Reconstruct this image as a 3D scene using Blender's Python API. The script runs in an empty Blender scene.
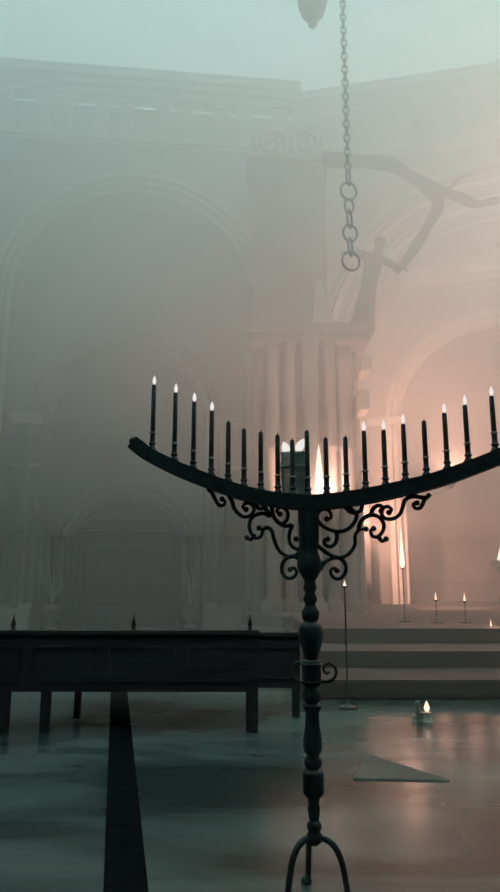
import bpy, bmesh, math, random
from mathutils import Vector, Matrix
random.seed(7)
S = bpy.context.scene
COL = S.collection
PI = math.pi

# ------------------------------------------------------------------ camera
EYE = Vector((0, 0, 1.35)); FPX = 650.0; PITCH = math.atan(129 / FPX)
cam = bpy.data.cameras.new('camera'); camo = bpy.data.objects.new('camera', cam); COL.objects.link(camo)
cam.sensor_fit = 'VERTICAL'; cam.sensor_height = 24; cam.lens = FPX / 892 * 24
cam.clip_end = 200
camo.location = EYE; camo.rotation_euler = (PI / 2 + PITCH, 0, 0)
S.camera = camo

# ------------------------------------------------------------------ sky light, exposure
SKY = (0.56, 0.86, 0.82); SKY_STRENGTH = 2.25
w = bpy.data.worlds.new('sky'); S.world = w; w.use_nodes = True
bg = w.node_tree.nodes['Background']
bg.inputs[0].default_value = (*SKY, 1); bg.inputs[1].default_value = SKY_STRENGTH
S.view_settings.view_transform = 'Standard'; S.view_settings.look = 'None'
S.view_settings.exposure = 0.0; S.view_settings.gamma = 1.0; S.view_settings.use_curve_mapping = False
S.cycles.volume_bounces = 3; S.cycles.max_bounces = 10; S.cycles.transparent_max_bounces = 16
S.cycles.use_denoising = True
S.cycles.sample_clamp_indirect = 4
# depth from, depth to, z from, z to, density
HAZE = [(-9.8, 6.6, -0.3, 2.4, 0.020), (6.602, 22.5, -0.3, 2.4, 0.085), (-9.8, 7.5, 2.402, 4.8, 0.050), (7.502, 22.5, 2.402, 4.8, 0.105), (-9.8, 22.5, 4.802, 7.2, 0.15), (-9.8, 22.5, 7.202, 14.3, 0.18)]
FIRE = (1.0, 0.51, 0.37); FIRE_POWER = 0.14

# ------------------------------------------------------------------ pixel -> point helpers
FWD = Vector((0, math.cos(PITCH), math.sin(PITCH))); UPV = Vector((0, -math.sin(PITCH), math.cos(PITCH)))
def ray(px, py):
    return FWD + Vector((1, 0, 0)) * ((px - 250) / FPX) + UPV * ((446 - py) / FPX)
def at(px, py, Y):
    d = ray(px, py); return EYE + d * (Y / d.y)
def ground(px, py, z=0.0):
    d = ray(px, py); return EYE + d * ((z - EYE.z) / d.z)
def on_plane(px, py, o, n):
    d = ray(px, py); return EYE + d * ((o - EYE).dot(n) / d.dot(n))
def pxm(Y, py=500):                       # metres per pixel at depth Y
    d = ray(250, py); return (Y / d.y) / FPX

# ------------------------------------------------------------------ materials
def nodes(name):
    m = bpy.data.materials.new(name); m.use_nodes = True
    return m, m.node_tree, m.node_tree.nodes['Principled BSDF']
def noisy(name, c1, c2, scale=4, rough=0.6, metal=0.0, bump=0.2, detail=6, stretch=(1, 1, 1), spec=0.5, bdist=0.02):
    m, t, b = nodes(name); N, L = t.nodes, t.links
    tc = N.new('ShaderNodeTexCoord'); mp = N.new('ShaderNodeMapping'); mp.inputs['Scale'].default_value = stretch
    nz = N.new('ShaderNodeTexNoise'); nz.inputs['Scale'].default_value = scale; nz.inputs['Detail'].default_value = detail
    cr = N.new('ShaderNodeValToRGB'); cr.color_ramp.elements[0].color = (*c1, 1); cr.color_ramp.elements[1].color = (*c2, 1)
    cr.color_ramp.elements[0].position = 0.3; cr.color_ramp.elements[1].position = 0.7
    L.new(tc.outputs['Object'], mp.inputs[0]); L.new(mp.outputs[0], nz.inputs['Vector'])
    L.new(nz.outputs[0], cr.inputs[0]); L.new(cr.outputs[0], b.inputs['Base Color'])
    b.inputs['Roughness'].default_value = rough; b.inputs['Metallic'].default_value = metal
    b.inputs['Specular IOR Level'].default_value = spec
    if bump:
        bp = N.new('ShaderNodeBump'); bp.inputs['Strength'].default_value = bump; bp.inputs['Distance'].default_value = bdist
        L.new(nz.outputs[0], bp.inputs['Height']); L.new(bp.outputs[0], b.inputs['Normal'])
    return m
def emit(name, c, s):
    m = bpy.data.materials.new(name); m.use_nodes = True; t = m.node_tree
    t.nodes.remove(t.nodes['Principled BSDF']); e = t.nodes.new('ShaderNodeEmission')
    e.inputs[0].default_value = (*c, 1); e.inputs[1].default_value = s
    t.links.new(e.outputs[0], t.nodes['Material Output'].inputs[0]); return m
def ashlar(name, c1, c2, mortar):
    m, t, b = nodes(name); N, L = t.nodes, t.links
    tc = N.new('ShaderNodeTexCoord'); sx = N.new('ShaderNodeSeparateXYZ'); cx = N.new('ShaderNodeCombineXYZ')
    L.new(tc.outputs['Object'], sx.inputs[0]); L.new(sx.outputs[0], cx.inputs[0]); L.new(sx.outputs[2], cx.inputs[1])
    br = N.new('ShaderNodeTexBrick'); br.inputs['Scale'].default_value = 1.0
    br.inputs['Brick Width'].default_value = 1.1; br.inputs['Row Height'].default_value = 0.55
    br.inputs['Mortar Size'].default_value = 0.012
    br.inputs['Color1'].default_value = (*c1, 1); br.inputs['Color2'].default_value = (*c2, 1); br.inputs['Mortar'].default_value = (*mortar, 1)
    nz = N.new('ShaderNodeTexNoise'); nz.inputs['Scale'].default_value = 0.9; nz.inputs['Detail'].default_value = 8
    L.new(tc.outputs['Object'], nz.inputs['Vector'])
    mx = N.new('ShaderNodeMix'); mx.data_type = 'RGBA'; mx.blend_type = 'MULTIPLY'; mx.inputs[0].default_value = 0.8
    cr = N.new('ShaderNodeValToRGB'); cr.color_ramp.elements[0].color = (.45, .45, .45, 1); cr.color_ramp.elements[0].position = .3; cr.color_ramp.elements[1].position = .65
    L.new(nz.outputs[0], cr.inputs[0]); L.new(br.outputs[0], mx.inputs[6]); L.new(cr.outputs[0], mx.inputs[7])
    L.new(cx.outputs[0], br.inputs['Vector']); L.new(mx.outputs[2], b.inputs['Base Color'])
    bp = N.new('ShaderNodeBump'); bp.inputs['Strength'].default_value = .4; bp.inputs['Distance'].default_value = .05
    L.new(nz.outputs[0], bp.inputs['Height']); L.new(bp.outputs[0], b.inputs['Normal'])
    b.inputs['Roughness'].default_value = .9; return m
M = {}
M['stone'] = ashlar('weathered_stone', (.27, .25, .225), (.22, .205, .185), (.14, .132, .12))
M['carved'] = noisy('carved_stone', (.32, .295, .27), (.50, .46, .42), 1.5, .9, 0, .4)
M['dark_stone'] = noisy('statue_and_shade_stone', (.05, .05, .05), (.10, .095, .09), 3, .9, 0, .3)
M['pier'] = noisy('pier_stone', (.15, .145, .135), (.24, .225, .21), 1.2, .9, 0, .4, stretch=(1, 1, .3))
M['iron'] = noisy('wrought_iron', (.038, .06, .067), (.075, .108, .116), 40, .45, .2, .25, bdist=.003)
M['iron_band'] = noisy('worn_iron', (.45, .52, .53), (.65, .7, .7), 60, .5, 0, .1, bdist=.002)
M['hazed_iron'] = noisy('haze_pale_iron', (.30, .33, .32), (.44, .47, .46), 30, .6, .5, .3, bdist=.004)  # iron lightened so its colour carries the fading by haze
M['wax'] = noisy('dark_green_wax', (.06, .09, .09), (.10, .14, .14), 25, .45, 0, .1, bdist=.002)
M['pale_wax'] = noisy('pale_wax', (.55, .50, .46), (.75, .68, .62), 20, .5, 0, .1, bdist=.002)
M['grey_wax'] = noisy('grey_wax', (.22, .23, .22), (.32, .33, .31), 20, .5, 0, .1, bdist=.002)
M['wick'] = noisy('charred_wick', (.006, .006, .006), (.015, .013, .012), 30, .9, 0, 0)
M['wood'] = noisy('blackened_wood', (.022, .023, .026), (.042, .043, .047), 3, .65, 0, .3, stretch=(.4, 6, 6), bdist=.01)
M['door'] = noisy('old_door_wood', (.014, .014, .013), (.035, .035, .032), 3, .75, 0, .4, stretch=(8, 8, .4), bdist=.01)
M['bark'] = noisy('dead_wood', (.02, .018, .016), (.05, .045, .04), 6, .9, 0, .6, bdist=.03)
M['runner'] = noisy('dark_runner', (.004, .006, .007), (.010, .014, .015), 12, 1.0, 0, .3, bdist=.004, spec=.03)
M['slab'] = noisy('broken_slab_stone', (.12, .115, .105), (.19, .18, .165), 6, .7, 0, .4, bdist=.01)
M['dais'] = noisy('dark_step_stone', (.08, .064, .058), (.13, .105, .096), 2.5, .75, 0, .3, stretch=(.5, 2, 2), bdist=.02)
M['jar'] = noisy('smoked_green_jar', (.14, .24, .24), (.45, .58, .58), 22, .2, 0, .5, bdist=.006)
j_ = M['jar'].node_tree.nodes['Principled BSDF']; j_.inputs['Transmission Weight'].default_value = .55; j_.inputs['Roughness'].default_value = .35
M['white_flame'] = emit('white_flame', (1, .96, .91), .85)
M['warm_flame'] = emit('warm_flame', (1, .84, .70), 1.6)
M['ember'] = emit('ember', (1, .68, .5), 1.6)
# wet floor: dark flagstones under a film of water
def floor_mat():
    m, t, b = nodes('wet_flagstones'); N, L = t.nodes, t.links
    tc = N.new('ShaderNodeTexCoord')
    n1 = N.new('ShaderNodeTexNoise'); n1.inputs['Scale'].default_value = .8; n1.inputs['Detail'].default_value = 6; n1.inputs['Distortion'].default_value = .6
    mp = N.new('ShaderNodeMapping'); mp.inputs['Scale'].default_value = (.55, 1.5, 1)
    L.new(tc.outputs['Object'], mp.inputs[0]); L.new(mp.outputs[0], n1.inputs['Vector'])
    cr = N.new('ShaderNodeValToRGB'); cr.color_ramp.elements[0].position = .38; cr.color_ramp.elements[1].position = .66
    cr.color_ramp.elements[0].color = (.020, .038, .038, 1); cr.color_ramp.elements[1].color = (.135, .20, .192, 1)  # stretched pale and dark streaks paint reflections and lit patches into the colour
    L.new(n1.outputs[0], cr.inputs[0]); L.new(cr.outputs[0], b.inputs['Base Color'])
    rr = N.new('ShaderNodeMapRange'); rr.inputs[1].default_value = .3; rr.inputs[2].default_value = .7
    rr.inputs[3].default_value = .30; rr.inputs[4].default_value = .16
    L.new(n1.outputs[0], rr.inputs[0]); L.new(rr.outputs[0], b.inputs['Roughness'])
    n2 = N.new('ShaderNodeTexNoise'); n2.inputs['Scale'].default_value = 2.2; n2.inputs['Detail'].default_value = 4
    L.new(mp.outputs[0], n2.inputs['Vector'])
    bp = N.new('ShaderNodeBump'); bp.inputs['Strength'].default_value = .05; bp.inputs['Distance'].default_value = .03
    L.new(n2.outputs[0], bp.inputs['Height']); L.new(bp.outputs[0], b.inputs['Normal'])
    b.inputs['Specular IOR Level'].default_value = .5; b.inputs['IOR'].default_value = 1.45
    return m
M['floor'] = floor_mat()

# ------------------------------------------------------------------ object helpers
ORIGIN = {}
def obj(name, bm, mat, parent=None, smooth=False, loc=None):
    """links bm (world coordinates) as one mesh object; a child is shifted into its root's space"""
    me = bpy.data.meshes.new(name)
    o = bpy.data.objects.new(name, me); COL.objects.link(o)
    org = ORIGIN.get(parent.name, Vector()) if parent is not None else (Vector(loc) if loc is not None else Vector())
    bmesh.ops.translate(bm, verts=bm.verts, vec=-org)
    bmesh.ops.recalc_face_normals(bm, faces=bm.faces)
    bm.to_mesh(me); bm.free()
    if mat: me.materials.append(M[mat] if isinstance(mat, str) else mat)
    if smooth:
        for p in me.polygons: p.use_smooth = True
        me.set_sharp_from_angle(angle=math.radians(50))
    if parent is not None: o.parent = parent
    else: o.location = org
    ORIGIN[o.name] = org
    return o
def tag(o, label=None, cat=None, group=None, kind=None):
    if label: o['label'] = label
    if cat: o['category'] = cat
    if group: o['group'] = group
    if kind: o['kind'] = kind
    return o
def empty(name, loc, label, cat, group=None):
    o = bpy.data.objects.new(name, None); COL.objects.link(o); o.location = loc
    o.empty_display_size = .1
    ORIGIN[o.name] = Vector(loc); return tag(o, label, cat, group)
def BM(): return bmesh.new()
def box(bm, lo, hi, mtx=None):
    x0, y0, z0 = lo; x1, y1, z1 = hi
    v = [bm.verts.new(p) for p in ((x0, y0, z0), (x1, y0, z0), (x1, y1, z0), (x0, y1, z0), (x0, y0, z1), (x1, y0, z1), (x1, y1, z1), (x0, y1, z1))]
    if mtx is not None:
        for q in v: q.co = mtx @ q.co
    for f in ((0, 3, 2, 1), (4, 5, 6, 7), (0, 1, 5, 4), (1, 2, 6, 5), (2, 3, 7, 6), (3, 0, 4, 7)): bm.faces.new([v[i] for i in f])
    return v
def bevel(bm, amt, seg=2):
    bmesh.ops.bevel(bm, geom=[e for e in bm.edges], offset=amt, segments=seg, affect='EDGES', clamp_overlap=True)
def lathe(bm, prof, c=(0, 0, 0), seg=20, mtx=None, rot=0):
    """prof: (radius, z) bottom to top"""
    c = Vector(c); rings = []
    for r, z in prof:
        ring = []
        for k in range(seg):
            a = 2 * PI * k / seg + rot
            p = Vector((max(r, 1e-4) * math.cos(a), max(r, 1e-4) * math.sin(a), z))
            p = (mtx @ p) if mtx is not None else p
            ring.append(bm.verts.new(p + c))
        rings.append(ring)
    for a, b in zip(rings, rings[1:]):
        for k in range(seg):
            bm.faces.new((a[k], a[(k + 1) % seg], b[(k + 1) % seg], b[k]))
    bm.faces.new(rings[0][::-1]); bm.faces.new(rings[-1])
def smooth_path(pts, n=6):
    pts = [Vector(p) for p in pts]
    if len(pts) < 3: return pts
    P = [pts[0] * 2 - pts[1]] + pts + [pts[-1] * 2 - pts[-2]]; out = []
    for i in range(1, len(P) - 2):
        a, b, c, d = P[i - 1:i + 3]
        for k in range(n):
            t = k / n
            out.append(.5 * ((2 * b) + (c - a) * t + (2 * a - 5 * b + 4 * c - d) * t * t + (3 * b - a - 3 * c + d) * t ** 3))
    out.append(P[-2]); return out
def tube(bm, path, rad, seg=8, closed=False, flat=1.0):
    """rad: number or function of 0..1; a tube swept along the path"""
    n = len(path); f = rad if callable(rad) else (lambda t: rad)
    def tan(i):
        if closed: return (path[(i + 1) % n] - path[i - 1]).normalized()
        return (path[min(i + 1, n - 1)] - path[max(i - 1, 0)]).normalized()
    t0 = tan(0); ref = Vector((0, 1, 0)) if abs(t0.y) < .9 else Vector((1, 0, 0))
    side = t0.cross(ref).normalized(); rings = []
    for i in range(n):
        t = tan(i); side = (side - t * side.dot(t)).normalized(); up = t.cross(side)
        r = f(i / max(n - 1, 1))
        rings.append([bm.verts.new(path[i] + side * (r * math.cos(2 * PI * k / seg)) + up * (r * flat * math.sin(2 * PI * k / seg))) for k in range(seg)])
    for i in range(n if closed else n - 1):
        a, b = rings[i], rings[(i + 1) % n]
        for k in range(seg): bm.faces.new((a[k], a[(k + 1) % seg], b[(k + 1) % seg], b[k]))
    if not closed:
        bm.faces.new(rings[0][::-1]); bm.faces.new(rings[-1])
def ball(bm, c, r, sc=(1, 1, 1), seg=10):
    bmesh.ops.create_uvsphere(bm, u_segments=seg, v_segments=max(6, seg // 2 + 2), radius=1,
                              matrix=Matrix.Translation(c) @ Matrix.Diagonal((r * sc[0], r * sc[1], r * sc[2], 1)))
def copy_tree(o, loc):
    c = o.copy(); COL.objects.link(c); c.location = loc
    for ch in list(o.children):
        d = ch.copy(); COL.objects.link(d); d.parent = c
        for g in list(ch.children):
            e = g.copy(); COL.objects.link(e); e.parent = d
    return c
def point_light(name, loc, power, radius=.15, color=FIRE):
    l = bpy.data.lights.new(name, 'POINT'); l.energy = power * FIRE_POWER; l.color = color; l.shadow_soft_size = radius
    o = bpy.data.objects.new(name, l); COL.objects.link(o); o.location = loc; return o

# ================================================================== THE SETTING
bm = BM(); box(bm, (-15, -10, -.25), (15, 23, 0)); tag(obj('floor', bm, 'floor'), kind='structure')

class Frame:
    """a wall's own axes: u along it, d into it, z up"""
    def __init__(s, o, deg):
        a = math.radians(deg); s.o = Vector((o[0], o[1], 0)); s.U = Vector((math.cos(a), math.sin(a), 0)); s.N = Vector((-math.sin(a), math.cos(a), 0))
    def p(s, u, z, d=0): return s.o + s.U * u + s.N * d + Vector((0, 0, z))
    def px(s, x, y, d=0):
        q = on_plane(x, y, s.o + s.N * d, s.N); return ((q - s.o).dot(s.U), q.z)
    def mtx(s):
        return Matrix(((s.U.x, s.N.x, 0, s.o.x), (s.U.y, s.N.y, 0, s.o.y), (0, 0, 1, 0), (0, 0, 0, 1)))
def arch_path(uc, r, zs, z0, angs):
    return [(uc - r, z0), (uc - r, zs)] + [(uc - r * math.cos(a), zs + r * math.sin(a)) for a in angs] + [(uc + r, zs), (uc + r, z0)]
def arched_panel(bm, F, d, u0, u1, z0, z1, uc, zs, prof, n=40, mi=1):
    """a wall plane at depth d pierced by an arch; prof = (radius, depth) of the mouldings from the plane inwards"""
    cl = math.atan2(z1 - zs, uc - u0); cr = PI - math.atan2(z1 - zs, u1 - uc)
    angs = sorted(set([PI * k / n for k in range(1, n)] + [cl, cr]))
    out = [(u0, z0), (u0, zs)]
    for a in angs:
        dx, dz = -math.cos(a), math.sin(a); t = []
        if dx < -1e-6: t.append((u0 - uc) / dx)
        if dx > 1e-6: t.append((u1 - uc) / dx)
        if dz > 1e-6: t.append((z1 - zs) / dz)
        t = min(t); out.append((uc + dx * t, zs + dz * t))
    out += [(u1, zs), (u1, z0)]
    loops = [[bm.verts.new(F.p(u, z, d)) for u, z in out]]
    for r, dd in prof: loops.append([bm.verts.new(F.p(u, z, dd)) for u, z in arch_path(uc, r, zs, z0, angs)])
    for i, (a, b) in enumerate(zip(loops, loops[1:])):
        for k in range(len(a) - 1): bm.faces.new((a[k], a[k + 1], b[k + 1], b[k])).material_index = (mi or 1 + i % 2) if 0 < i < len(loops) - 2 else 0  # alternating darker stone paints shade into the moulding grooves
def fbox(bm, F, u0, u1, z0, z1, d0, d1): box(bm, (u0, d0, z0), (u1, d1, z1), F.mtx())

CORNER = at(303, 575, 16.3)
aL, aR = math.radians(6), math.radians(-12)
FL = Frame((CORNER.x, CORNER.y), 6); FR = Frame((CORNER.x, CORNER.y), -12)
WALL_H = 14.0

# ---- wall behind the pew: three nested arches around the doors
bm = BM()
ul, _ = FL.px(131, 400, 0); zs1 = FL.px(131, 190, 0)[1] - 3.15
u_left = -12.5
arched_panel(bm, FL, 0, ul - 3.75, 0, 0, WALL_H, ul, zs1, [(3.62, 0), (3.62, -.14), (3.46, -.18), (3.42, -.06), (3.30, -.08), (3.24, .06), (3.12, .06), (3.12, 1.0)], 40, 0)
for f in ((u_left, ul - 3.75),):
    bm.faces.new([bm.verts.new(FL.p(*q)) for q in ((f[0], 0), (f[1], 0), (f[1], WALL_H), (f[0], WALL_H))])
ui, zi = FL.px(129, 343, 1.0); r2 = 2.12
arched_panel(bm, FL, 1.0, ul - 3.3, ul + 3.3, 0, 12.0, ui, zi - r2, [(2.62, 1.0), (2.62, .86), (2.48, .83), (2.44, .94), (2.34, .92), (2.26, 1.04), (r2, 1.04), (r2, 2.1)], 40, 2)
up, zp = FL.px(129, 482, 2.1); zp3 = zp - 1.95
arched_panel(bm, FL, 2.1, ui - 2.3, ui + 2.3, 0, 9.5, up, zp3, [(2.0, 2.1), (2.0, 1.98), (1.86, 1.95), (1.80, 2.06), (1.66, 2.04), (1.55, 2.16), (1.5, 2.16), (1.5, 2.7)], 40, 2)  # darker stone on the two lower arches paints in the gloom there
bm.faces.new([bm.verts.new(FL.p(up + s * 1.6, z, 2.7)) for s, z in ((-1, 0), (1, 0), (1, 4.6), (-1, 4.6))])
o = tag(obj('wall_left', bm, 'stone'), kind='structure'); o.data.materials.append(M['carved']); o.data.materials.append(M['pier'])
# mouldings on that wall
bm = BM()
zim = zi - r2
for a, b in ((ul - 3.1, ui - r2 - .02), (ui + r2 + .02, ul + 3.1)):
    fbox(bm, FL, a, b, zim - .22, zim - .06, .80, 1.06); fbox(bm, FL, a, b, zim - .06, zim + .04, .72, 1.06)
    fbox(bm, FL, a, b, zim - 1.35, zim - 1.25, .90, 1.06)
    fbox(bm, FL, a, b, 0, .32, .70, 1.06); fbox(bm, FL, a, b, .32, .55, .82, 1.06); fbox(bm, FL, a, b, .55, .66, .9, 1.06)
tag(obj('trim_1', bm, 'carved'), kind='structure')
def cornice(F, u0, u1, zt, name, blocks):
    bm = BM()
    for z0, z1, d in ((zt - .10, zt + .16, -.62), (zt - .26, zt - .10, -.46), (zt - .44, zt - .26, -.28), (zt - 1.72, zt - 1.60, -.22), (zt - 1.82, zt - 1.72, -.12)):
        fbox(bm, F, u0, u1, z0, z1, d, .12)
    u = u0 + .5; k = 0
    while u < u1 - .6:
        fbox(bm, F, u, u + .34, zt - 1.60, zt - .44, -.15, .05)
        fbox(bm, F, u - .05, u + .39, zt - .58, zt - .44, -.20, .05)
        u += .62 if k % 2 == 0 else 1.0; k += 1
    return tag(obj(name, bm, 'carved'), kind='structure')
zcl = FL.px(130, 76, -.5)[1]; cornice(FL, u_left, .05, zcl, 'trim_2', True)

# ---- wall on the side of the fires: a wide moulded arch over a lower one
bm = BM()
uo, zo = FR.px(520, 348, 0); R1 = 5.05
prof = [(R1, 0), (R1, -.16)]
r, d = R1, -.16
for k in range(5):
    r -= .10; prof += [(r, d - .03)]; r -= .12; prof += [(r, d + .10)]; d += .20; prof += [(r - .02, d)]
prof += [(r - .14, d), (r - .14, 1.9)]; RS = r - .14
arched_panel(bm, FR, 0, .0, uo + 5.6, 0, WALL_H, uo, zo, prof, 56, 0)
ui2, zi2 = FR.px(492, 328, 1.9); rr = 2.55
arched_panel(bm, FR, 1.9, uo - RS - .3, uo + RS + .3, 0, 12.3, ui2, zi2 - rr, [(3.0, 1.9), (3.0, 1.74), (2.86, 1.70), (2.82, 1.84), (2.70, 1.82), (2.62, 1.96), (rr, 1.96), (rr, 4.6)], 48)
bm.faces.new([bm.verts.new(FR.p(ui2 + s * 2.8, z, 4.6)) for s, z in ((-1, 0), (1, 0), (1, 10.5), (-1, 10.5))])
bm.faces.new([bm.verts.new(FR.p(u, z)) for u, z in ((uo + 5.6, 0), (14, 0), (14, WALL_H), (uo + 5.6, WALL_H))])
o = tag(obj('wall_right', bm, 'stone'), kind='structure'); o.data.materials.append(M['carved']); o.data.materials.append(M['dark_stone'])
bm = BM()
zl = FR.px(470, 270, 1.6)[1]
fbox(bm, FR, uo - RS + .02, uo + RS - .02, zl - .14, zl + .14, 1.45, 1.95); fbox(bm, FR, uo - RS + .02, uo + RS - .02, zl - .30, zl - .14, 1.66, 1.95)
zq = zi2 - rr
fbox(bm, FR, uo - RS + .02, ui2 - rr - .02, zq - .1, zq + .1, 1.66, 1.97)
tag(obj('trim_3', bm, 'carved'), kind='structure')
zcr = FR.px(420, 82, -.5)[1]; cornice(FR, -.05, 14, zcr, 'trim_4', True)
# three low steps rising to the floor before that wall
bm = BM(); DX = at(300, 690, 7.6).x; DZ = .6
for k in range(3): box(bm, (DX + .12 * k, 7.6 + k, 0), (FR.p(13.9, 0).x, 14.2, .2 * (k + 1)))
fbox(bm, FR, .8, 13.6, 0, DZ - .002, -2.2, 4.5); bevel(bm, .02)
tag(obj('floor_dais', bm, 'dais'), kind='structure')
# side walls and the wall behind the viewer
bm = BM(); lp = FL.p(u_left, 0); box(bm, (lp.x - .6, -10, 0), (lp.x, lp.y + 1, WALL_H)); tag(obj('wall_side_left', bm, 'stone'), kind='structure')
bm = BM(); rp = FR.p(14, 0); box(bm, (rp.x, -10, 0), (rp.x + .6, rp.y + 1, WALL_H)); tag(obj('wall_side_right', bm, 'stone'), kind='structure')
bm = BM(); box(bm, (lp.x, -10.6, 0), (rp.x, -10, WALL_H)); tag(obj('wall_back', bm, 'stone'), kind='structure')
bm = BM(); box(bm, (lp.x, -10, 5.3), (rp.x, .8, 5.7)); tag(obj('added_shade_slab', bm, 'stone'), kind='structure')  # unseen slab added over the viewer to shade the near floor
# tie beams above, from which the chain and the lamp hang
YCH = 8.6; YLAMP = 10.0
for i, Y in enumerate((YCH, YLAMP)):
    bm = BM(); box(bm, (lp.x - .3, Y - .16, WALL_H - .35), (rp.x + .3, Y + .16, WALL_H)); bevel(bm, .03)
    tag(obj('beam', bm, 'wood'), kind='structure')

# ---- double door
for i, (s, x0, x1) in enumerate(((-1, -1.28, -.01), (1, .01, 1.28))):
    bm = BM(); zt = 2.55
    fbox(bm, FL, up + x0, up + x1, .02, zt, 2.45, 2.55)
    n = 5; wv = (x1 - x0) / n
    for k in range(n): fbox(bm, FL, up + x0 + k * wv + .015, up + x0 + (k + 1) * wv - .015, .03, zt - .02, 2.40, 2.46)
    d = tag(obj('door_%d' % (i + 1), bm, 'door'), kind='structure')
    bm = BM()
    for z in (.45, 2.1): fbox(bm, FL, up + x0 + .05, up + x1 - .05, z, z + .08, 2.375, 2.41)
    obj('strap_hinge', bm, 'iron', d)
    bm = BM(); c = FL.p(up - s * -.14, 1.15, 2.35)
    tube(bm, [c + FL.U * (.07 * math.cos(a)) + Vector((0, 0, .07 * math.sin(a))) for a in [2 * PI * k / 14 for k in range(14)]], .014, 6, True)
    obj('ring_handle', bm, 'iron', d)
bm = BM()
for s in (-1, 1): fbox(bm, FL, up + s * 1.39 - .11, up + s * 1.39 + .11, 0, 2.62, 2.32, 2.68)
fbox(bm, FL, up - 1.5, up + 1.5, 2.62, 2.86, 2.28, 2.68)
df = tag(obj('door_frame', bm, 'door'), kind='structure')
for x in (53, 66, 79, 177, 190, 204):                    # dark shafts flanking the portal
    u, _ = FL.px(x, 600, 1.85); q = FL.p(u, 0, 1.85); bm = BM(); zt = FL.px(x, 536, 1.85)[1]
    lathe(bm, [(.20, 0), (.20, .12), (.15, .2), (.12, .26), (.11, zt - .3), (.14, zt - .26), (.12, zt - .2), (.19, zt)], q, 12); obj('shaft', bm, 'door', df, True)
for k, x in enumerate((52, 190)):                       # urns with bare pale twigs beside the doors
    u, _ = FL.px(x, 610, 1.35); q = FL.p(u, 0, 1.3)
    ur = empty('urn', q, ['urn of pale bare twigs at the outer side of the double doors', 'urn of pale bare twigs between the double doors and the clustered pier'][k], 'urn', 'urns of twigs beside the doors')
    bm = BM(); lathe(bm, [(.16, 0), (.18, .04), (.08, .10), (.09, .16), (.22, .34), (.25, .5), (.17, .58), (.2, .64), (.15, .62)], q, 14); obj('vase', bm, 'pier', ur, True)
    for j in range(7):
        a = random.uniform(0, 2 * PI); sp = random.uniform(.08, .34); hh = random.uniform(.7, 1.25); e = Vector((math.cos(a), math.sin(a), 0)) * sp
        bm = BM(); tube(bm, smooth_path([q + Vector((0, 0, .55)), q + e * .3 + Vector((0, 0, .55 + hh * .35)), q + e * .75 + Vector((.04, 0, .55 + hh * .7)), q + e + Vector((-.03, 0, .55 + hh))], 5), lambda t: .022 - .014 * t, 6); obj('twig', bm, 'carved', ur, True)

# ---- the clustered pier in the corner
YP = 13.7
def pmx(x, Y=YP): return at(x, 480, Y).x
m_ = pxm(YP)
pc = Vector((pmx(307), YP + .9, 0)); PR = 62 * m_
zcap = at(307, 331, YP)[2]; zblk = at(290, 168, YP)[2]
pier = bpy.data.objects.new('pillar', None); COL.objects.link(pier); pier.location = pc; ORIGIN['pillar'] = pc.copy()
tag(pier, kind='structure')
bm = BM(); lathe(bm, [(1.02, 0), (1.02, zcap - .2)], pc, 12); obj('core', bm, 'dark_stone', pier)  # core coloured darker to paint the shade between the shafts
bm = BM(); lathe(bm, [(1.62, 0), (1.62, .28), (1.50, .34), (1.5, .55), (1.42, .62)], pc, 8, rot=PI / 8); obj('plinth', bm, 'pier', pier)
for k, ang in enumerate((-86, -62, -38, -18, 4, 26, 48, 70, 90)):
    a = math.radians(ang); q = pc + Vector((math.sin(a) * 1.16, -math.cos(a) * 1.16, 0))
    rs = .17 if k % 2 == 0 else .12
    bm = BM()
    lathe(bm, [(rs * 1.7, .6), (rs * 1.7, .75), (rs * 1.3, .82), (rs, .92), (rs, 3.9), (rs * 1.25, 3.95), (rs * 1.25, 4.05), (rs, 4.1), (rs, zcap - .75), (rs * 1.15, zcap - .7), (rs, zcap - .62), (rs * 1.7, zcap - .2)], q, 14)
    obj('shaft', bm, 'pier', pier, True)
bm = BM()
xl, xr = pmx(246), pmx(376)
box(bm, (xl, YP - .55, zcap - .22), (xr, YP + 2.2, zcap)); box(bm, (xl + .08, YP - .45, zcap - .36), (xr - .08, YP + 2.1, zcap - .22))
bevel(bm, .03); obj('capital', bm, 'pier', pier)
bm = BM(); bl, br_ = at(252, 250, YP).x, at(325, 250, YP).x
box(bm, (bl, YP - .3, zcap), (br_, YP + 2.0, zblk)); bevel(bm, .06); obj('upper_block', bm, 'pier', pier)
# paired volutes crowning the block
for s in (-1, 1):
    bm = BM(); cx = at(288 + s * 17, 150, YP).x; cz = at(288, 150, YP).z
    pth = []
    for k in range(44):
        a = k / 43 * 4.2 * PI; r = .42 * (1 - k / 52)
        pth.append(Vector((cx + s * r * math.cos(a + PI * .9) * -1, YP - .25, cz + r * math.sin(a + PI * .9) * 1.05)))
    tube(bm, pth, lambda t: .075 * (1 - .5 * t), 8); obj('volute', bm, 'carved', pier, True)
bm = BM(); box(bm, (bl - .12, YP - .42, zblk - .02), (br_ + .12, YP + 2.05, zblk + .14)); bevel(bm, .03); obj('abacus', bm, 'carved', pier)
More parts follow.
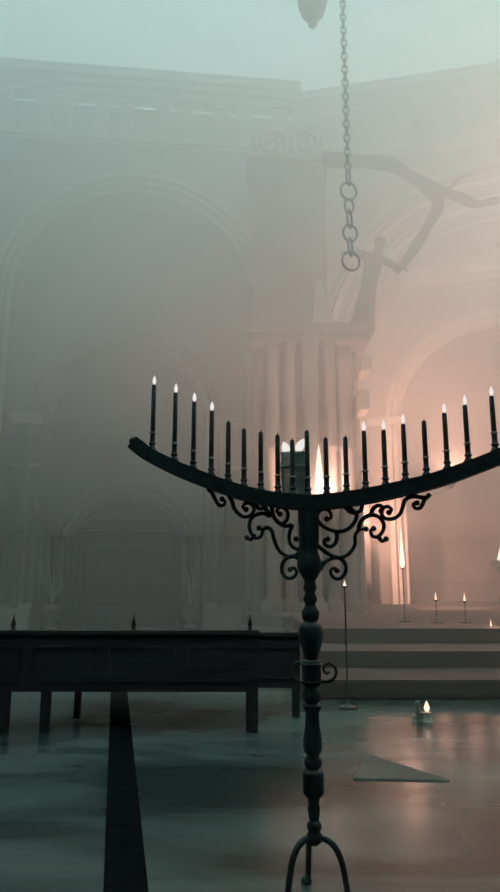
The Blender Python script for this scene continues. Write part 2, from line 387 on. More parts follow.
# pale blocks standing in for small lit patches on the shafts
for (x, y, wd, hh) in ((365, 365, 10, 15), (363, 402, 9, 20)):
    bm = BM(); a = at(x - wd / 2, y + hh / 2, YP - .1); b = at(x + wd / 2, y - hh / 2, YP - .1)
    box(bm, (a.x, YP - .32, a.z), (b.x, YP + .5, b.z)); bevel(bm, .02); obj('lit_patch_block', bm, 'carved', pier)
a = at(312, 320, YP - .35); b = at(333, 282, YP - .35)
bm = BM(); v = box(bm, (a.x, YP - .45, zcap), (b.x, YP - .28, b.z)); v[4].co.x += .1; v[7].co.x += .1; v[5].co.x -= .28; v[6].co.x -= .28
tag(obj('springer', bm, 'carved', pier), 'slanted springer stone, pale for the light on it')  # light on this bit of the capital painted as paler stone

# ---- haze, thin by the floor and thick aloft
for i, (y0, y1, z0, z1, dens) in enumerate(HAZE):
    m = bpy.data.materials.new('haze'); m.use_nodes = True; t = m.node_tree
    t.nodes.remove(t.nodes['Principled BSDF']); v = t.nodes.new('ShaderNodeVolumeScatter')
    g = .62 if z0 < 0 else .80 if z0 < 3 else .97 if z0 < 6 else .97; v.inputs['Color'].default_value = (g, g, g, 1); v.inputs['Density'].default_value = dens; v.inputs['Anisotropy'].default_value = .15  # lower layers coloured darker to dim the bottom of the hall
    t.links.new(v.outputs[0], t.nodes['Material Output'].inputs['Volume'])
    bm = BM(); box(bm, (-14.8, y0, z0), (14.8, y1, z1))
    tag(obj('haze', bm, m), ['thin haze lying over the wet floor around the pews', 'haze on the floor before the far walls', 'thin haze around the burning candles', 'haze around the doors and lower shafts', 'thick haze around the upper arches', 'dense pale haze filling the top of the hall'][i], 'haze', kind='stuff')

# ================================================================== THE CANDELABRUM
BASE = ground(315.5, 903); BASE.z = 0
YC = BASE.y; YAW = math.radians(8)
CN = Vector((math.sin(YAW), math.cos(YAW), 0))
def cp(x, y, off=0.0): return on_plane(x, y, BASE - CN * off, CN)
MP = pxm(YC, 600)
cand = empty('candelabrum', BASE, 'tall black wrought-iron candelabrum with a curved bar of candles, standing on three legs', 'candelabrum')
# turned stem, from traced half-widths
prof = [(845, 3), (842, 6), (838, 8), (834, 7), (831, 5.5), (827, 7.2), (823, 6.5), (820, 4.5), (814, 5.6), (808, 6), (802, 5), (798, 6), (793, 10), (773, 10.2), (770, 9), (768, 6), (765, 8.5),
        (760, 8.8), (757, 6.5), (754, 6), (751, 8.5), (744, 9.4), (736, 8.6), (726, 7.2), (712, 6.6), (707, 9), (705, 9), (703, 6), (699, 8.8), (693, 9), (689, 7), (686, 6.5), (684, 9), (680, 9.6), (665, 9.6),
        (661, 8.8), (659, 7), (655, 7.6), (645, 10.6), (636, 12.4), (629, 12), (624, 10), (621, 7), (618, 8.4), (612, 9), (607, 6), (604, 5.2), (600, 7.2), (596, 6.4), (593, 5), (588, 7), (584, 6), (581, 5.4),
        (576, 8.5), (570, 12), (565, 13), (558, 11.5), (551, 8.5), (547, 9.5), (540, 10.5), (530, 10.5), (512, 11), (505, 9)]
zz = lambda y: cp(311, y).z
def stem_part(name, y0, y1, mat='iron', seg=20):
    bm = BM(); pr = [(r * MP, zz(y)) for y, r in prof if y1 <= y <= y0]
    lathe(bm, pr, (BASE.x, BASE.y, 0), seg); return obj(name, bm, mat, cand, True)
stem_part('hub', 845, 820); stem_part('lower_stem', 820, 686)
col = stem_part('collar', 686, 659); stem_part('baluster', 659, 621); stem_part('upper_stem', 621, 581); stem_part('vase_knop', 581, 505)
bm = BM()
for yy in (681, 664):
    bm = BM(); lathe(bm, [(9.2 * MP, zz(yy) - .004), (10.6 * MP, zz(yy) - .002), (10.6 * MP, zz(yy) + .002), (9.2 * MP, zz(yy) + .004)], (BASE.x, BASE.y, 0), 20)
    obj('collar_band', bm, 'iron', col, True)
# legs
zh = zz(839)
def leg(dirv, foot):
    d = Vector(dirv).normalized()
    pts = [Vector((BASE.x, BASE.y, zh)) + d * a + Vector((0, 0, b)) for a, b in ((.0, .0), (.045, .008), (.085, -.012), (.112, -.055), (.128, -.115), (.140, -.18))]
    pts += [Vector((BASE.x + d.x * .155, BASE.y + d.y * .155, .03)), Vector((BASE.x + d.x * .185, BASE.y + d.y * .185, .014))]
    bm = BM(); tube(bm, smooth_path(pts, 6), lambda t: .0145 - .002 * t, 8)
    l = obj('leg', bm, 'iron', cand, True)
    bm = BM(); c = pts[-1]; lathe(bm, [(.022, 0), (.026, .006), (.02, .024), (.008, .028)], (c.x, c.y, 0), 12); obj('foot', bm, 'iron', l, True)
leg((-.83, -.50, 0), 0); leg((1, -.42, 0), 0); leg((-.12, 1, 0), 0)
# curls at the collar
def pxpath(pts, off=0): return smooth_path([cp(x, y, off) for x, y in pts], 6)
for pts in ([(303, 664), (297, 662.5), (292.5, 667), (292, 673), (295, 679), (300, 681.5), (304, 680)],
            [(320, 681), (327, 681.5), (333, 679), (336, 673), (334.5, 667), (330, 663.5), (325.5, 665), (323.5, 669.5), (326, 673.5), (329.5, 672)]):
    bm = BM(); tube(bm, pxpath(pts), lambda t: .0085 - .003 * t, 8); obj('curl', bm, 'iron', cand, True)
# the bar: a shallow trough of two rails over a bottom plate
bar_px = [(135, 443), (143, 450), (152, 456), (174, 467), (193, 475), (211, 482), (228, 488), (244, 493), (261, 497), (278, 500), (293, 501.5), (308, 502.5), (327, 501.5), (347, 499), (366, 496), (386, 492), (406, 487.5), (427, 482.5), (448, 476), (469, 468.5), (496, 458), (514, 450), (528, 443)]
BARW = .040
def bar_strip(bm, off, half, hgt, up=0):
    path = pxpath(bar_px); n = len(path); rings = []
    for i in range(n):
        t = (path[min(i + 1, n - 1)] - path[max(i - 1, 0)]).normalized(); nrm = CN.cross(t).normalized()
        if nrm.z < 0: nrm = -nrm
        c = path[i] - CN * off + nrm * up
        rings.append([bm.verts.new(c + CN * a * half + nrm * b * hgt) for a, b in ((-1, -1), (1, -1), (1, 1), (-1, 1))])
    for a, b in zip(rings, rings[1:]):
        for k in range(4): bm.faces.new((a[k], a[(k + 1) % 4], b[(k + 1) % 4], b[k]))
    bm.faces.new(rings[0][::-1]); bm.faces.new(rings[-1])
bm = BM(); bar_strip(bm, 0, BARW, .011, -.012); obj('bar', bm, 'iron', cand)
for s in (1, -1):
    bm = BM(); bar_strip(bm, s * BARW, .008, .034, -.002); obj('rail', bm, 'iron', cand)
for x, y in ((135, 443), (528, 443)):
    bm = BM(); c = cp(x, y); lathe(bm, [(.01, -.045), (.022, -.03), (.024, .0), (.022, .03), (.01, .045)], (0, 0, 0), 12, Matrix.Rotation(-YAW, 3, 'Z') @ Matrix.Rotation(PI / 2, 3, 'X'))
    bmesh.ops.translate(bm, verts=bm.verts, vec=c + Vector((0, 0, .004))); obj('end_knob', bm, 'iron', cand, True)
# scrollwork under the bar, both sides of the stem
SCROLLS = [
    # side over the pew
    [(208, 489), (212, 493), (215, 499), (219, 505), (223.5, 505), (225, 501.5), (222, 499)],
    [(229, 496), (232, 501), (234, 508), (239, 514), (245, 517), (251, 515), (254, 509.5), (251, 504), (245.5, 503.5), (243, 507), (246, 509.5)],
    [(262, 503), (266, 509), (270, 516), (264, 513.5), (257, 514.5), (251, 519), (249, 526), (251, 533), (256, 538), (261, 536), (262.5, 530.5), (259, 528)],
    [(255, 534), (251, 539.5), (247, 537.5)],
    [(271, 503), (272, 509), (274, 517), (280, 523.5), (286, 521), (288, 514.5), (285, 508.5), (279.5, 507.5), (277, 511.5), (280, 514)],
    [(262, 530), (267, 527.5), (272, 531), (274, 539), (277.5, 548), (283, 554), (291, 556.5), (299, 553)],
    [(280, 524), (286, 526), (292, 525.5), (290, 531), (289, 538), (291, 545), (297, 549), (301, 546), (300, 540), (296, 539)],
    [(301, 563), (297, 557.5), (291, 556.5), (285, 559.5), (281.8, 566), (282.5, 573), (287, 578), (293, 577.5), (296.5, 572.5), (294, 568), (290, 569.5)],
    [(252, 500), (256, 506), (261, 509), (265, 505), (263, 500)],
    # side by the hanging chain
    [(430, 494), (426, 498), (421, 497.5), (416, 496.5), (410, 497), (405, 500), (403, 506), (400.5, 513), (395, 518), (387, 519), (382, 515), (383, 508.5), (388, 506.5), (391.5, 510), (389, 512.5)],
    [(425, 496), (423.5, 502), (420, 508), (415, 508), (413.5, 504), (417, 503)],
    [(359, 531), (359.5, 524.5), (363.5, 518.5), (371, 515), (379, 517), (383.5, 523.5), (383, 530.5), (378, 536.5), (372.5, 536), (370.5, 531), (373.5, 528.5)],
    [(378, 536.5), (382, 541), (386, 539)],
    [(318, 546), (322, 549), (329, 554), (336, 557), (344, 556.5), (351, 551.5), (355, 544), (355, 536), (359, 530), (366, 529)],
    [(347, 506), (352, 510), (356.5, 515), (354, 523), (347, 529.5), (338, 531.5), (329, 529.5), (322, 525.5), (317.5, 519), (318.5, 512.5), (324, 509), (330, 512), (331, 517.5), (327, 519)],
    [(336, 531), (337, 537), (335.5, 543), (331, 546.5), (325.5, 545), (324.5, 540), (328, 539)],
    [(362, 504), (361, 510), (355, 513), (349, 511.5), (345.5, 507)],
    [(371, 515), (373, 509), (378, 505.5), (382, 507), (381, 511)],
    [(320, 570), (323, 564), (329, 559.5), (337, 557.5), (343.5, 561), (346, 568), (344, 575), (338, 579), (332.5, 576.5), (330.5, 571), (334, 568), (337, 570.5)],
]
for pts in SCROLLS:
    bm = BM(); pth = pxpath(pts); tube(bm, pth, lambda t: .0108 * (1 - .28 * t), 8); ball(bm, pth[-1], .0135, seg=8)
    obj('scroll', bm, 'iron', cand, True)
# sockets and candles
CX = [154, 174, 193, 211, 228, 244.5, 261, 278, 292.5, 308.5, 327, 346.5, 366, 386, 406, 427, 448, 470, 494]
LIT = [1, 1, 1, 1, 0, 0, 0, 0, 0, 0, 0, 0, 1, 1, 1, 0, 1, 1, 1]
TOPY = [385, 393, 402, 411, 422, 429, 432, 435, 440, 431, 438, 437, 431, 430, 424, 421, 413, 405, 396]   # where the wax ends
bpath = pxpath(bar_px)
def bar_point(px):
    best = min(range(len(bpath)), key=lambda i: (bpath[i] - cp(px, 480)).x ** 2 + (bpath[i] - cp(px, 480)).y ** 2)
    return bpath[best].copy()
SOCK = .125
sock_mesh = None; protos = {}
ordn = 'first second third fourth fifth sixth seventh eighth ninth tenth'.split()
for i, x in enumerate(CX):
    bx = x + (-1.5 if x < 250 else 2.0) * min(1, abs(x - 308) / 180)
    p = bar_point(bx)
    top = cp(x, TOPY[i]).z
    base = p + Vector((0, 0, -.004))
    bm = BM(); lathe(bm, [(.027, 0), (.027, .022), (.023, .036), (.015, .050), (.0125, .058), (.019, .066), (.0125, .075), (.0125, .095), (.0125, .108), (.0125, SOCK), (.011, SOCK)], base, 12)
    sk = obj('candle_socket', bm, 'iron', cand, True)
    bm = BM(); lathe(bm, [(.0125, SOCK - .009), (.0175, SOCK - .006), (.0175, SOCK - .001), (.0125, SOCK + .001)], base, 12); obj('socket_rim', bm, 'iron_band', sk, True)
    h = max(.06, top - base.z - SOCK)
    c0 = base + Vector((0, 0, SOCK))
    nm = empty('candle', c0, None, 'candle', 'candles along the curved iron bar')
    bm = BM(); rr_ = .0115
    lathe(bm, [(rr_ - .001, 0), (rr_ + .0005, .01), (rr_, h * .4), (rr_ * 1.04, h * .55), (rr_ * .95, h - .006), (rr_ * .75, h)], c0, 12); obj('wax_shaft', bm, 'wax', nm, True)
    bm = BM(); tube(bm, [c0 + Vector((0, 0, h - .003)), c0 + Vector((.001, 0, h + .005)), c0 + Vector((.003, 0, h + .010))], .0018, 6); obj('wick', bm, 'wick', nm)
    if LIT[i]:
        bm = BM(); k = random.uniform(.92, 1.1)
        lathe(bm, [(.002, .002), (.0075, .009), (.0100, .017), (.0092, .026), (.0062, .036), (.003, .044), (.0006, .050 * k)], c0 + Vector((.001, 0, h)), 12); obj('flame', bm, 'white_flame', nm, True)
    side = 'left' if i < 9 else 'right'
    if i < 4: lab = '%s burning candle counted from the bar end above the wooden pew' % ordn[i]
    elif i < 9:
        lab = ['unlit dark candle next to the four burning ones above the pew', 'unlit candle, second inward after the four burning ones above the pew', 'unlit candle, third inward after the four burning ones above the pew',
               'unlit candle at the pew-side edge of the smoked jar', 'unlit candle standing in front of the middle of the smoked jar'][i - 4]
    elif i == 9: lab = 'taller unlit candle directly over the stem, at the edge of the smoked jar'
    elif i == 10: lab = 'unlit candle beside the bright torch flame, next after the one over the stem'
    elif i == 11: lab = 'unlit candle below the hanging chain, just inside the three burning ones'
    elif i < 15: lab = '%s of the three burning candles just right of the hanging chain' % ['innermost', 'middle', 'outermost'][i - 12]
    elif i == 15: lab = 'lone unlit candle between burning ones on the bar half below the bough'
    else: lab = '%s of the three burning candles at the rising right end of the bar' % ['innermost', 'middle', 'outermost'][i - 16]
    nm['label'] = lab
# smoked jar with two white flames behind the middle candles
cj = bar_point(293); cj = Vector((cj.x, cj.y, cj.z + .0)) + CN * (BARW + .012 + .058) * 0
jx0, jx1 = cp(279.5, 470), cp(307, 470); hw = (jx1 - jx0).length / 2
jc = cp(293.5, 497); jc = jc + CN * .0
jz = cp(293, 493).z; jt = cp(293, 450).z
jar = empty('votive_jar', Vector((jc.x, jc.y, jz)) + CN * .062, 'squat smoked green jar with two broad white flames on the middle of the bar', 'jar')
jo = ORIGIN['votive_jar']
fl = Matrix.Rotation(-YAW, 3, 'Z') @ Matrix.Diagonal((1, .48, 1))
h = jt - jz
bm = BM(); lathe(bm, [(hw * .80, .0), (hw * .92, .015), (hw * .96, h * .45), (hw, h * .7), (hw * .95, h * .88), (hw * .99, h), (hw * .9, h), (hw * .86, h * .9)], jo, 20, fl); obj('body', bm, 'jar', jar, True)
bm = BM(); lathe(bm, [(hw * 1.0, h * .62), (hw * 1.05, h * .64), (hw * 1.05, h * .67), (hw * 1.0, h * .69)], jo, 20, fl); obj('rim_band', bm, 'iron_band', jar, True)
for s, lean, fx, fy in ((-1, -.012, 286, 449), (1, .022, 300, 446)):
    q = cp(fx, fy, -.062); bm = BM()
    pts = [q + Vector((-lean * .6, 0, -.032)), q + Vector((-lean * .3, 0, -.015)), q, q + Vector((lean * .5, 0, .018)), q + Vector((lean, 0, .036))]
    tube(bm, smooth_path(pts, 4), lambda t: max(.0015, .021 * math.sin(PI * min(1, .08 + .9 * t)) ** .8), 10); obj('flame', bm, 'white_flame', jar, True)

# ================================================================== HANGING CHAIN AND LAMP
ct = at(351, 262, YCH)
chain = empty('hanging_chain', Vector((ct.x, YCH, WALL_H - .35)), 'long iron chain with large rings hanging from above, ending in an open round ring', 'chain')
mc = pxm(YCH, 200)
def link(zc, hh, ww, th, ori, name='chain_link'):
    pts = []
    n = 20
    for k in range(n):
        a = 2 * PI * k / n; x = ww * math.cos(a); z = hh * math.sin(a)
        pts.append(Vector((ct.x + x * math.cos(ori), YCH + x * math.sin(ori), zc + z)))
    bm = BM(); tube(bm, pts, th, 6, True); obj(name, bm, 'hazed_iron', chain, True)
ys = [(261, 9, 8.5, 0), (247, 8, 4, 1), (233, 8, 7, 0), (219, 8.5, 5.5, 1), (206, 7, 4, 0), (191, 8.5, 8, 0), (177, 8, 4, 1)]
for y, hh, ww, o in ys:
    z = at(348, y, YCH).z
    link(z, hh * mc * 1.12, max(ww, 4.5) * mc * 1.05, .017, math.radians(12 if o == 0 else 58))
z = at(348, 166, YCH).z; k = 0
while z < WALL_H - .42:
    link(z, .078, .05, .013, math.radians(20 if k % 2 == 0 else 95)); z += .117; k += 1
bm = BM(); box(bm, (ct.x - .08, YCH - .08, WALL_H - .43), (ct.x + .08, YCH + .08, WALL_H - .35)); bevel(bm, .01); obj('ceiling_plate', bm, 'hazed_iron', chain)
lt = at(313, 28, YLAMP); ml = pxm(YLAMP, 20) * 1.05
lamp = empty('hanging_lamp', Vector((lt.x, YLAMP, WALL_H - .35)), 'dark hanging lamp bowl with a pointed finial at the top of the view', 'lamp')
bm = BM(); lathe(bm, [(.01, lt.z), (3.5 * ml, lt.z + 2 * ml), (4.5 * ml, lt.z + 4 * ml), (3 * ml, lt.z + 7 * ml), (6 * ml, lt.z + 10 * ml), (11 * ml, lt.z + 16 * ml), (14 * ml, lt.z + 26 * ml), (15 * ml, lt.z + 34 * ml), (13 * ml, lt.z + 36 * ml), (6 * ml, lt.z + 60 * ml), (2 * ml, lt.z + 66 * ml)], (lt.x, YLAMP, 0), 16); obj('bowl', bm, 'hazed_iron', lamp, True)
bm = BM(); lathe(bm, [(.018, lt.z + 64 * ml), (.018, WALL_H - .35)], (lt.x, YLAMP, 0), 8); obj('rod', bm, 'hazed_iron', lamp)

# ================================================================== PEWS
def pew(Y, x0, x1, posts, legs, label, y_top=632, y_bot=692):
    zt = at(150, y_top, Y).z; zb = at(150, y_bot, Y).z
    X0, X1 = at(x0, 660, Y).x, at(x1, 660, Y).x
    r = empty('pew', Vector(((X0 + X1) / 2, Y, 0)), label, 'pew', 'black wooden pews')
    bm = BM(); box(bm, (X0, Y, zb), (X1, Y + .05, zt - .03)); bevel(bm, .006); b = obj('back_panel', bm, 'wood', r)
    n = 5
    bm = BM()
    for k in range(n):
        a = X0 + (X1 - X0) * (k + .06) / n; c = X0 + (X1 - X0) * (k + .94) / n
        for p, q in (((a, Y - .012, zb + .08), (c, Y + .001, zb + .10)), ((a, Y - .012, zt - .14), (c, Y + .001, zt - .12)), ((a, Y - .012, zb + .10), (a + .02, Y + .001, zt - .14)), ((c - .02, Y - .012, zb + .10), (c, Y + .001, zt - .14))): box(bm, p, q)
    obj('panel_moulding', bm, 'wood', b)
    bm = BM(); box(bm, (X0 - .02, Y - .03, zt - .03), (X1 + .02, Y + .08, zt + .012)); bevel(bm, .01); obj('top_rail', bm, 'wood', r)
    bm = BM(); box(bm, (X0, Y + .03, zb + .06), (X1, Y + .46, zb + .11)); bevel(bm, .01); obj('seat', bm, 'wood', r)
    for x in posts:
        X = at(x, 660, Y).x; bm = BM()
        lathe(bm, [(.020, zt + .012), (.026, zt + .02), (.014, zt + .035), (.022, zt + .06), (.018, zt + .085), (.006, zt + .12), (.002, zt + .16)], (X, Y + .025, 0), 10); obj('finial', bm, 'wood', r, True)
    for x, wpx, back in legs:
        X = at(x, 700, Y).x; hw = wpx / 2 * pxm(Y, 700); yb = Y + (.36 if back else 0)
        bm = BM(); box(bm, (X - hw, yb, 0), (X + hw, yb + .07, zb + .06 if back else zb + .02)); bevel(bm, .006); obj('leg', bm, 'wood', r)
YPEW = ground(150, 733).y
pew(YPEW, -130, 258, (10, 132, 250), ((3, 11, 0), (-125, 11, 0), (252, 12, 0), (45, 9, 0)), 'black wooden pew with finials, its back nearest the viewer')
pew(YPEW + .62, 60, 300, (), ((77, 6, 0), (296, 8, 0)), 'black wooden pew without finials, half hidden behind the nearer pew', 634, 688)

# ================================================================== RIGHT SIDE: TORCHES, STANDS, CANDLES
def torch(px, py, Y, label, wall_d, power, hpx=50, lift=.02):
    q = at(px, py, Y); m = pxm(Y, py)
    r = empty('torch', q, label, 'torch', 'flaming torches on the masonry')
    bm = BM(); lathe(bm, [(.02, -.26), (.06, -.24), (.09, -.20), (.19, -.10), (.23, .10), (.215, .10), (.17, -.09), (.05, -.14)], q, 16); obj('bowl', bm, 'iron', r, True)
    bm = BM(); tube(bm, smooth_path([q + Vector((0, wall_d, -.10)), q + Vector((0, wall_d * .5, -.24)), q + Vector((0, .02, -.2))], 5), .03, 8); obj('bracket', bm, 'iron', r, True)
    bm = BM(); H = hpx * m
    lathe(bm, [(.03, -.10), (.085, .0), (.10, H * .17), (.095, H * .32), (.075, H * .5), (.052, H * .7), (.03, H * .88), (.003, H)], q + Vector((0, .05, 0)), 14); obj('flame', bm, 'warm_flame', r, True)
    point_light('torch_light', q + Vector((.03, -.13, lift)), power, .03)
torch(320, 503, YP - .75, 'bright torch with a tall flame on the clustered pier, behind the candelabrum', .7, 4200, 60, .045)
torch(449, 478, 14.9, 'torch on the far wall, its bowl just behind the rising end of the candle bar', 1.6, 4000, 14, .07)
torch(347, 536, 14.9, 'added unseen torch on the far wall, behind the clustered pier', .95, 11000, 20, .30)  # hidden flame added to warm the haze beside the pier
def stand(px, base_py, tip_py, label, flame_px, mat, power, dish=.07, group=None, r0=.009, floor_z=0):
    b = ground(px, base_py, floor_z); b.z = floor_z; Y = b.y; zt = at(px, tip_py, Y).z
    r = empty('candle_stand', b, label, 'candle stand', group)
    bm = BM(); hh = zt - b.z; lathe(bm, [(.10, 0), (.10, .015), (.045, .025), (.02, .04), (r0, .06), (r0, hh * .5), (r0 * 1.9, hh * .53), (r0, hh * .56), (r0, hh - .03), (dish * .6, hh - .012), (dish, hh)], b, 12); obj('pole', bm, 'iron', r, True)
    hf = flame_px * pxm(Y, tip_py)
    bm = BM(); rf = max(.018, hf * .055)
    lathe(bm, [(rf * .4, 0), (rf * .9, hf * .06), (rf, hf * .14), (rf * .75, hf * .3), (rf * .4, hf * .6), (rf * .15, hf * .85), (.001, hf)], Vector((b.x, b.y, zt)), 12); obj('flame', bm, mat, r, True)
    if power: point_light('stand_light', Vector((b.x, b.y - .16, zt + hf * .6)), power, .12)
stand(348, 708, 586, 'slim dark candle stand with a faint ember, in line below the chain', 6, 'ember', 0, .03)
stand(405, 622, 568, 'candle stand with a long thin bright flame below the bar', 44, 'warm_flame', 60, .05, floor_z=DZ)
for x, y, b_, lab in ((437, 600, 623, 'short candle stand with a small flame, nearer of the pair to the long flame'), (466, 601, 623, 'short candle stand with a small flame, farther of the pair from the long flame'),
                      (492, 628, 640, 'lowest little candle stand, by the right edge of the photo')):
    stand(x, b_, y, lab, 9, 'ember', 15, .06, 'low candle stands before the wide arch', floor_z=DZ if b_ < 630 else .4)
# unseen second lamp, added to warm the wall and haze by the wide arch
hl = Vector((8.4, 12.2, 9.0))
wl = FR.o + FR.U * ((hl.x - FR.o.x) / FR.U.x)
l2 = empty('hanging_lamp', (hl.x, wl.y, hl.z + 2.2), 'added unseen bowl lamp on a wall arm beyond the right edge, before the wide moulded arch', 'lamp')
bm = BM(); tube(bm, smooth_path([Vector((hl.x, wl.y + .05, hl.z + 1.6)), Vector((hl.x, wl.y - .8, hl.z + 2.1)), Vector((hl.x, hl.y + .3, hl.z + 2.2)), hl + Vector((0, 0, 2.0))], 6), .05, 8); obj('wall_arm', bm, 'hazed_iron', l2, True)
bm = BM(); lathe(bm, [(.01, -.2), (.06, -.15), (.04, -.08), (.16, .0), (.26, .14), (.30, .30), (.26, .30), (.14, .12)], hl, 16); obj('bowl', bm, 'hazed_iron', l2, True)
for k in range(3):
    a = 2 * PI * k / 3; bm = BM(); tube(bm, [hl + Vector((.28 * math.cos(a), .28 * math.sin(a), .3)), hl + Vector((0, 0, 1.6))], .012, 6); obj('hanger', bm, 'hazed_iron', l2)
bm = BM(); tube(bm, [hl + Vector((0, 0, 1.58)), hl + Vector((0, 0, 2.05))], .018, 6); obj('rod', bm, 'hazed_iron', l2)
bm = BM(); lathe(bm, [(.04, .16), (.08, .28), (.07, .45), (.04, .62), (.003, .8)], hl + Vector((.13, .1, 0)), 12); obj('flame', bm, 'warm_flame', l2, True)
point_light('added_warm_light', hl + Vector((-.1, -.08, .42)), 9500, .08, (1, .70, .57))
# brazier standing in the arch
q = FR.p(FR.px(514, 590, 1.2)[0], 0, 1.2); q.z = DZ
br = empty('brazier', q, 'burning iron brazier on three feet under the warm arch, at the right edge', 'brazier')
bm = BM(); lathe(bm, [(.12, .7), (.32, .78), (.48, .98), (.52, 1.1), (.47, 1.1), (.30, .86)], q, 20); obj('fire_bowl', bm, 'iron', br, True)
for k in range(3):
    a = 2 * PI * k / 3 + .4; e = Vector((math.cos(a), math.sin(a), 0)); bm = BM()
    tube(bm, smooth_path([q + e * .2 + Vector((0, 0, .78)), q + e * .28 + Vector((0, 0, .4)), q + e * .42 + Vector((0, 0, .02))], 5), .03, 8); obj('foot', bm, 'iron', br, True)
for k in range(5):
    a = 2 * PI * k / 5; e = Vector((math.cos(a) * .22, math.sin(a) * .22, 0)) * (k > 0); bm = BM(); H = .9 if k == 0 else random.uniform(.4, .65)
    lathe(bm, [(.05, .9), (.13, 1.05), (.12, .95 + H * .4), (.06, .95 + H * .75), (.003, .95 + H)], q + e, 10); obj('flame', bm, 'warm_flame', br, True)
point_light('brazier_light', q + Vector((0, -.2, 1.7)), 300, .4)

# ================================================================== BOUGH AND STATUE
YB = 13.4
bough = empty('dead_bough', at(326, 161, YB), 'crooked bare bough reaching from the pier across the wide right arch', 'branch')
def bp_(pts, Y=YB, dy=0): return smooth_path([at(x, y, Y) + Vector((0, random.uniform(-.08, .08) + dy, 0)) for x, y in pts], 6)
mb = pxm(YB, 180)
bm = BM(); tube(bm, bp_([(322, 161), (345, 160), (372, 161), (392, 164), (408, 173), (424, 184), (442, 190), (460, 197), (476, 204), (490, 202), (504, 198), (530, 190)]), lambda t: mb * (7.5 - 4.6 * t + .6 * math.sin(t * 31)), 10); obj('main_limb', bm, 'bark', bough, True)
bm = BM(); tube(bm, bp_([(424, 184), (434, 193), (438, 203), (435, 214), (428, 226), (417, 244), (405, 262), (396, 270)]), lambda t: mb * (6.4 - 2.4 * t + .6 * math.sin(t * 20)), 10); obj('forked_branch', bm, 'bark', bough, True)
bm = BM(); tube(bm, bp_([(442, 190), (452, 186), (462, 178), (474, 176)]), lambda t: mb * (2.2 - 1.6 * t), 8); obj('twig', bm, 'bark', bough, True)

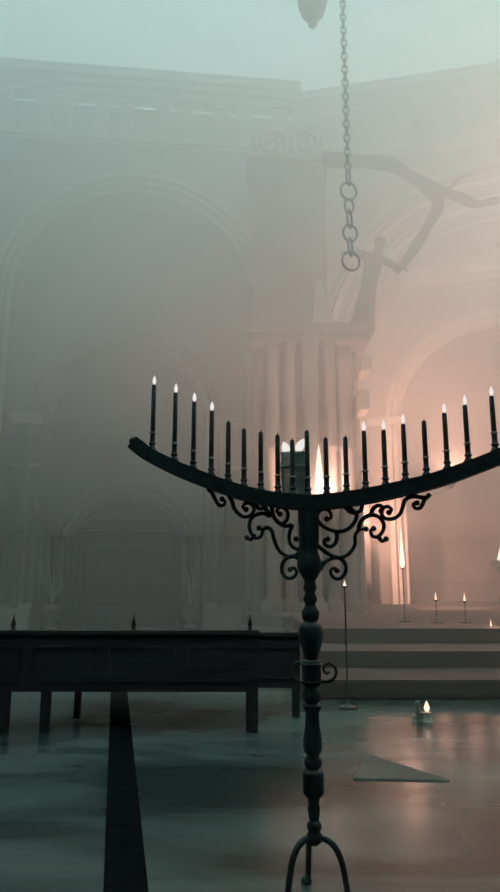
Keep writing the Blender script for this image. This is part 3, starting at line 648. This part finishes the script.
def statue():
    foot = at(362, 330, YP - .15); foot.z = zcap
    st = empty('statue', foot, 'dark stone statue of a robed figure with outstretched arms on the pier capital', 'statue')
    Ys = YP - .15
    J = {k: at(x, y, Ys) for k, (x, y) in dict(pel=(368, 288), chest=(374, 262), neck=(378, 251), head=(380, 244), crown=(382, 237), shl=(366, 255), ell=(355, 253), wrl=(347, 253), shr=(383, 259), elr=(392, 265), wrr=(401, 268), hipl=(365, 292), kneel=(363, 308), hipr=(370, 292), kneer=(368, 309)).items()}
    J['ankl'] = Vector((at(359, 320, Ys).x, Ys, zcap + .08)); J['ankr'] = Vector((at(366, 320, Ys).x, Ys, zcap + .08))
    J['toel'] = J['ankl'] + Vector((-.02, -.18, -.04)); J['toer'] = J['ankr'] + Vector((.03, -.18, -.04))
    names = list(J); idx = {k: i for i, k in enumerate(names)}
    R = dict(pel=.17, chest=.19, neck=.07, head=.115, crown=.10, shl=.11, ell=.085, wrl=.05, shr=.11, elr=.085, wrr=.05, hipl=.12, kneel=.085, hipr=.12, kneer=.085, ankl=.055, ankr=.055, toel=.04, toer=.04)
    E = [('pel', 'chest'), ('chest', 'neck'), ('neck', 'head'), ('head', 'crown'), ('chest', 'shl'), ('shl', 'ell'), ('ell', 'wrl'), ('chest', 'shr'), ('shr', 'elr'), ('elr', 'wrr'), ('pel', 'hipl'), ('hipl', 'kneel'), ('kneel', 'ankl'), ('ankl', 'toel'), ('pel', 'hipr'), ('hipr', 'kneer'), ('kneer', 'ankr'), ('ankr', 'toer')]
    co = [J[k] - foot for k in names]; ed = [(idx[a], idx[b]) for a, b in E]; rad = [R[k] for k in names]
    for s, wv, ev in ((-1, 'wrl', 'ell'), (1, 'wrr', 'elr')):       # palm, four fingers and a thumb
        d = (J[wv] - J[ev]).normalized(); sd = Vector((0, -1, 0)); wi = idx[wv]
        co.append(J[wv] - foot + d * .08); rad.append(.034); pi_ = len(co) - 1; ed.append((wi, pi_))
        for f, ln in ((-.03, .075), (-.01, .09), (.01, .085), (.03, .065)):
            co.append(co[pi_] + sd * f + d * ln * .5); rad.append(.011); ed.append((pi_, len(co) - 1))
            co.append(co[-1] + d * ln * .5 + Vector((0, 0, -.02))); rad.append(.009); ed.append((len(co) - 2, len(co) - 1))
        co.append(co[wi] + sd * .05 + d * .06); rad.append(.013); ed.append((wi, len(co) - 1))
        co.append(co[-1] + d * .045 + sd * .015); rad.append(.01); ed.append((len(co) - 2, len(co) - 1))
    me = bpy.data.meshes.new('body'); me.from_pydata([tuple(c) for c in co], ed, []); me.materials.append(M['dark_stone'])
    o = bpy.data.objects.new('body', me); COL.objects.link(o); o.parent = st
    o.modifiers.new('skin', 'SKIN'); ss = o.modifiers.new('sub', 'SUBSURF'); ss.levels = ss.render_levels = 2
    for i, v in enumerate(me.skin_vertices[0].data): v.radius = (rad[i], rad[i]); v.use_root = i == 0
    # face
    h = J['head']; bm = BM(); ball(bm, h + Vector((0, -.115, .01)), .025, (.7, 1, 1.4), 8); ball(bm, h + Vector((0, -.095, -.045)), .03, (1.2, .7, .4), 8)
    for s in (-1, 1): ball(bm, h + Vector((s * .045, -.095, .04)), .02, (1.2, .7, .8), 8); ball(bm, h + Vector((s * .12, 0, .01)), .03, (.5, .8, 1.2), 8)
    obj('face', bm, 'dark_stone', st, True)
    bm = BM(); lathe(bm, [(.10, -.02), (.135, .04), (.135, .09), (.10, .15), (.03, .18)], h + Vector((0, .025, 0)), 14); obj('hair', bm, 'dark_stone', st, True)
    # robe
    bm = BM(); seg = 24; rings = []
    for t in range(9):
        k = t / 8; a = J['chest'].lerp(J['pel'], min(1, k * 2)) if k < .5 else J['pel'].lerp(Vector((at(362, 320, Ys).x, Ys, zcap + .10)), (k - .5) * 2)
        r = .215 - .03 * math.sin(k * PI) + .10 * max(0, k - .5)
        rings.append([bm.verts.new(a + Vector((math.cos(2 * PI * j / seg), math.sin(2 * PI * j / seg) * .8, 0)) * (r * (1 + .07 * math.sin(j * 2 * PI / 3) * k))) for j in range(seg)])
    for a, b in zip(rings, rings[1:]):
        for j in range(seg): bm.faces.new((a[j], a[(j + 1) % seg], b[(j + 1) % seg], b[j]))
    obj('robe', bm, 'dark_stone', st, True)
statue()

# ================================================================== FLOOR THINGS
# dark runner towards the doors
a, b = ground(104, 890, .012), ground(148, 890, .012)
cx_ = (a.x + b.x) / 2; hw = (b.x - a.x) / 2
end = FL.p(up, 0, .2)
d = (Vector((end.x, end.y)) - Vector((cx_, a.y))); L_ = d.length; d.normalize(); nrm = Vector((-d.y, d.x))
bm = BM(); rows = []
for k in range(70):
    s = -1.6 + (L_ + 1.2) * k / 69; c = Vector((cx_, a.y)) + d * s
    rows.append([bm.verts.new((c.x - nrm.x * e * hw, c.y - nrm.y * e * hw, zv)) for e, zv in ((-1, .002), (-1, .011), (-.9, .013), (.9, .013), (1, .011), (1, .002))])
for p, q in zip(rows, rows[1:]):
    for k in range(6): bm.faces.new((p[k], p[(k + 1) % 6], q[(k + 1) % 6], q[k]))
bm.faces.new(rows[0]); bm.faces.new(rows[-1][::-1])
tag(obj('carpet_runner', bm, 'runner'), 'narrow dark runner on the wet floor leading to the double doors', 'runner')
# broken wedge of paving
P3 = [ground(352, 780), ground(450, 782), ground(367, 757)]
bm = BM(); lo = [bm.verts.new((p.x, p.y, 0.0)) for p in P3]; hi = [bm.verts.new((p.x + .01, p.y + .01, z)) for p, z in zip(P3, (.012, .010, .022))]
bm.faces.new(lo[::-1]); bm.faces.new(hi)
for k in range(3): bm.faces.new((lo[k], lo[(k + 1) % 3], hi[(k + 1) % 3], hi[k]))
bevel(bm, .003); tag(obj('broken_slab', bm, 'slab'), 'flat triangular piece of broken stone lying on the wet floor', 'slab')
# melted candle ends
g = ground(421, 721); g.z = 0; mg = pxm(g.y, 715)
cl = empty('melted_candle', g, 'small clump of pale melted candle ends, one alight, on the floor beyond the broken slab', 'candle')
for dx, rp, hp, mt in ((-3, 2.4, 19, 'grey_wax'), (6, 4.2, 9, 'pale_wax'), (-7, 2.2, 6, 'pale_wax'), (1.5, 3.6, 8, 'grey_wax')):
    c = g + Vector((dx * mg, random.uniform(-.02, .02), 0)); r = rp * mg; h = hp * mg
    bm = BM(); lathe(bm, [(r * 1.35, 0), (r * 1.2, h * .12), (r, h * .3), (r * .92, h * .8), (r * 1.0, h * .94), (r * .7, h)], c, 12); sb = obj('stub', bm, mt, cl, True)
    if dx == 6:
        bm = BM(); lathe(bm, [(.004, 0), (.022, .015), (.028, .035), (.02, .06), (.002, .10)], c + Vector((0, 0, h)), 10); obj('flame', bm, 'ember', sb, True)
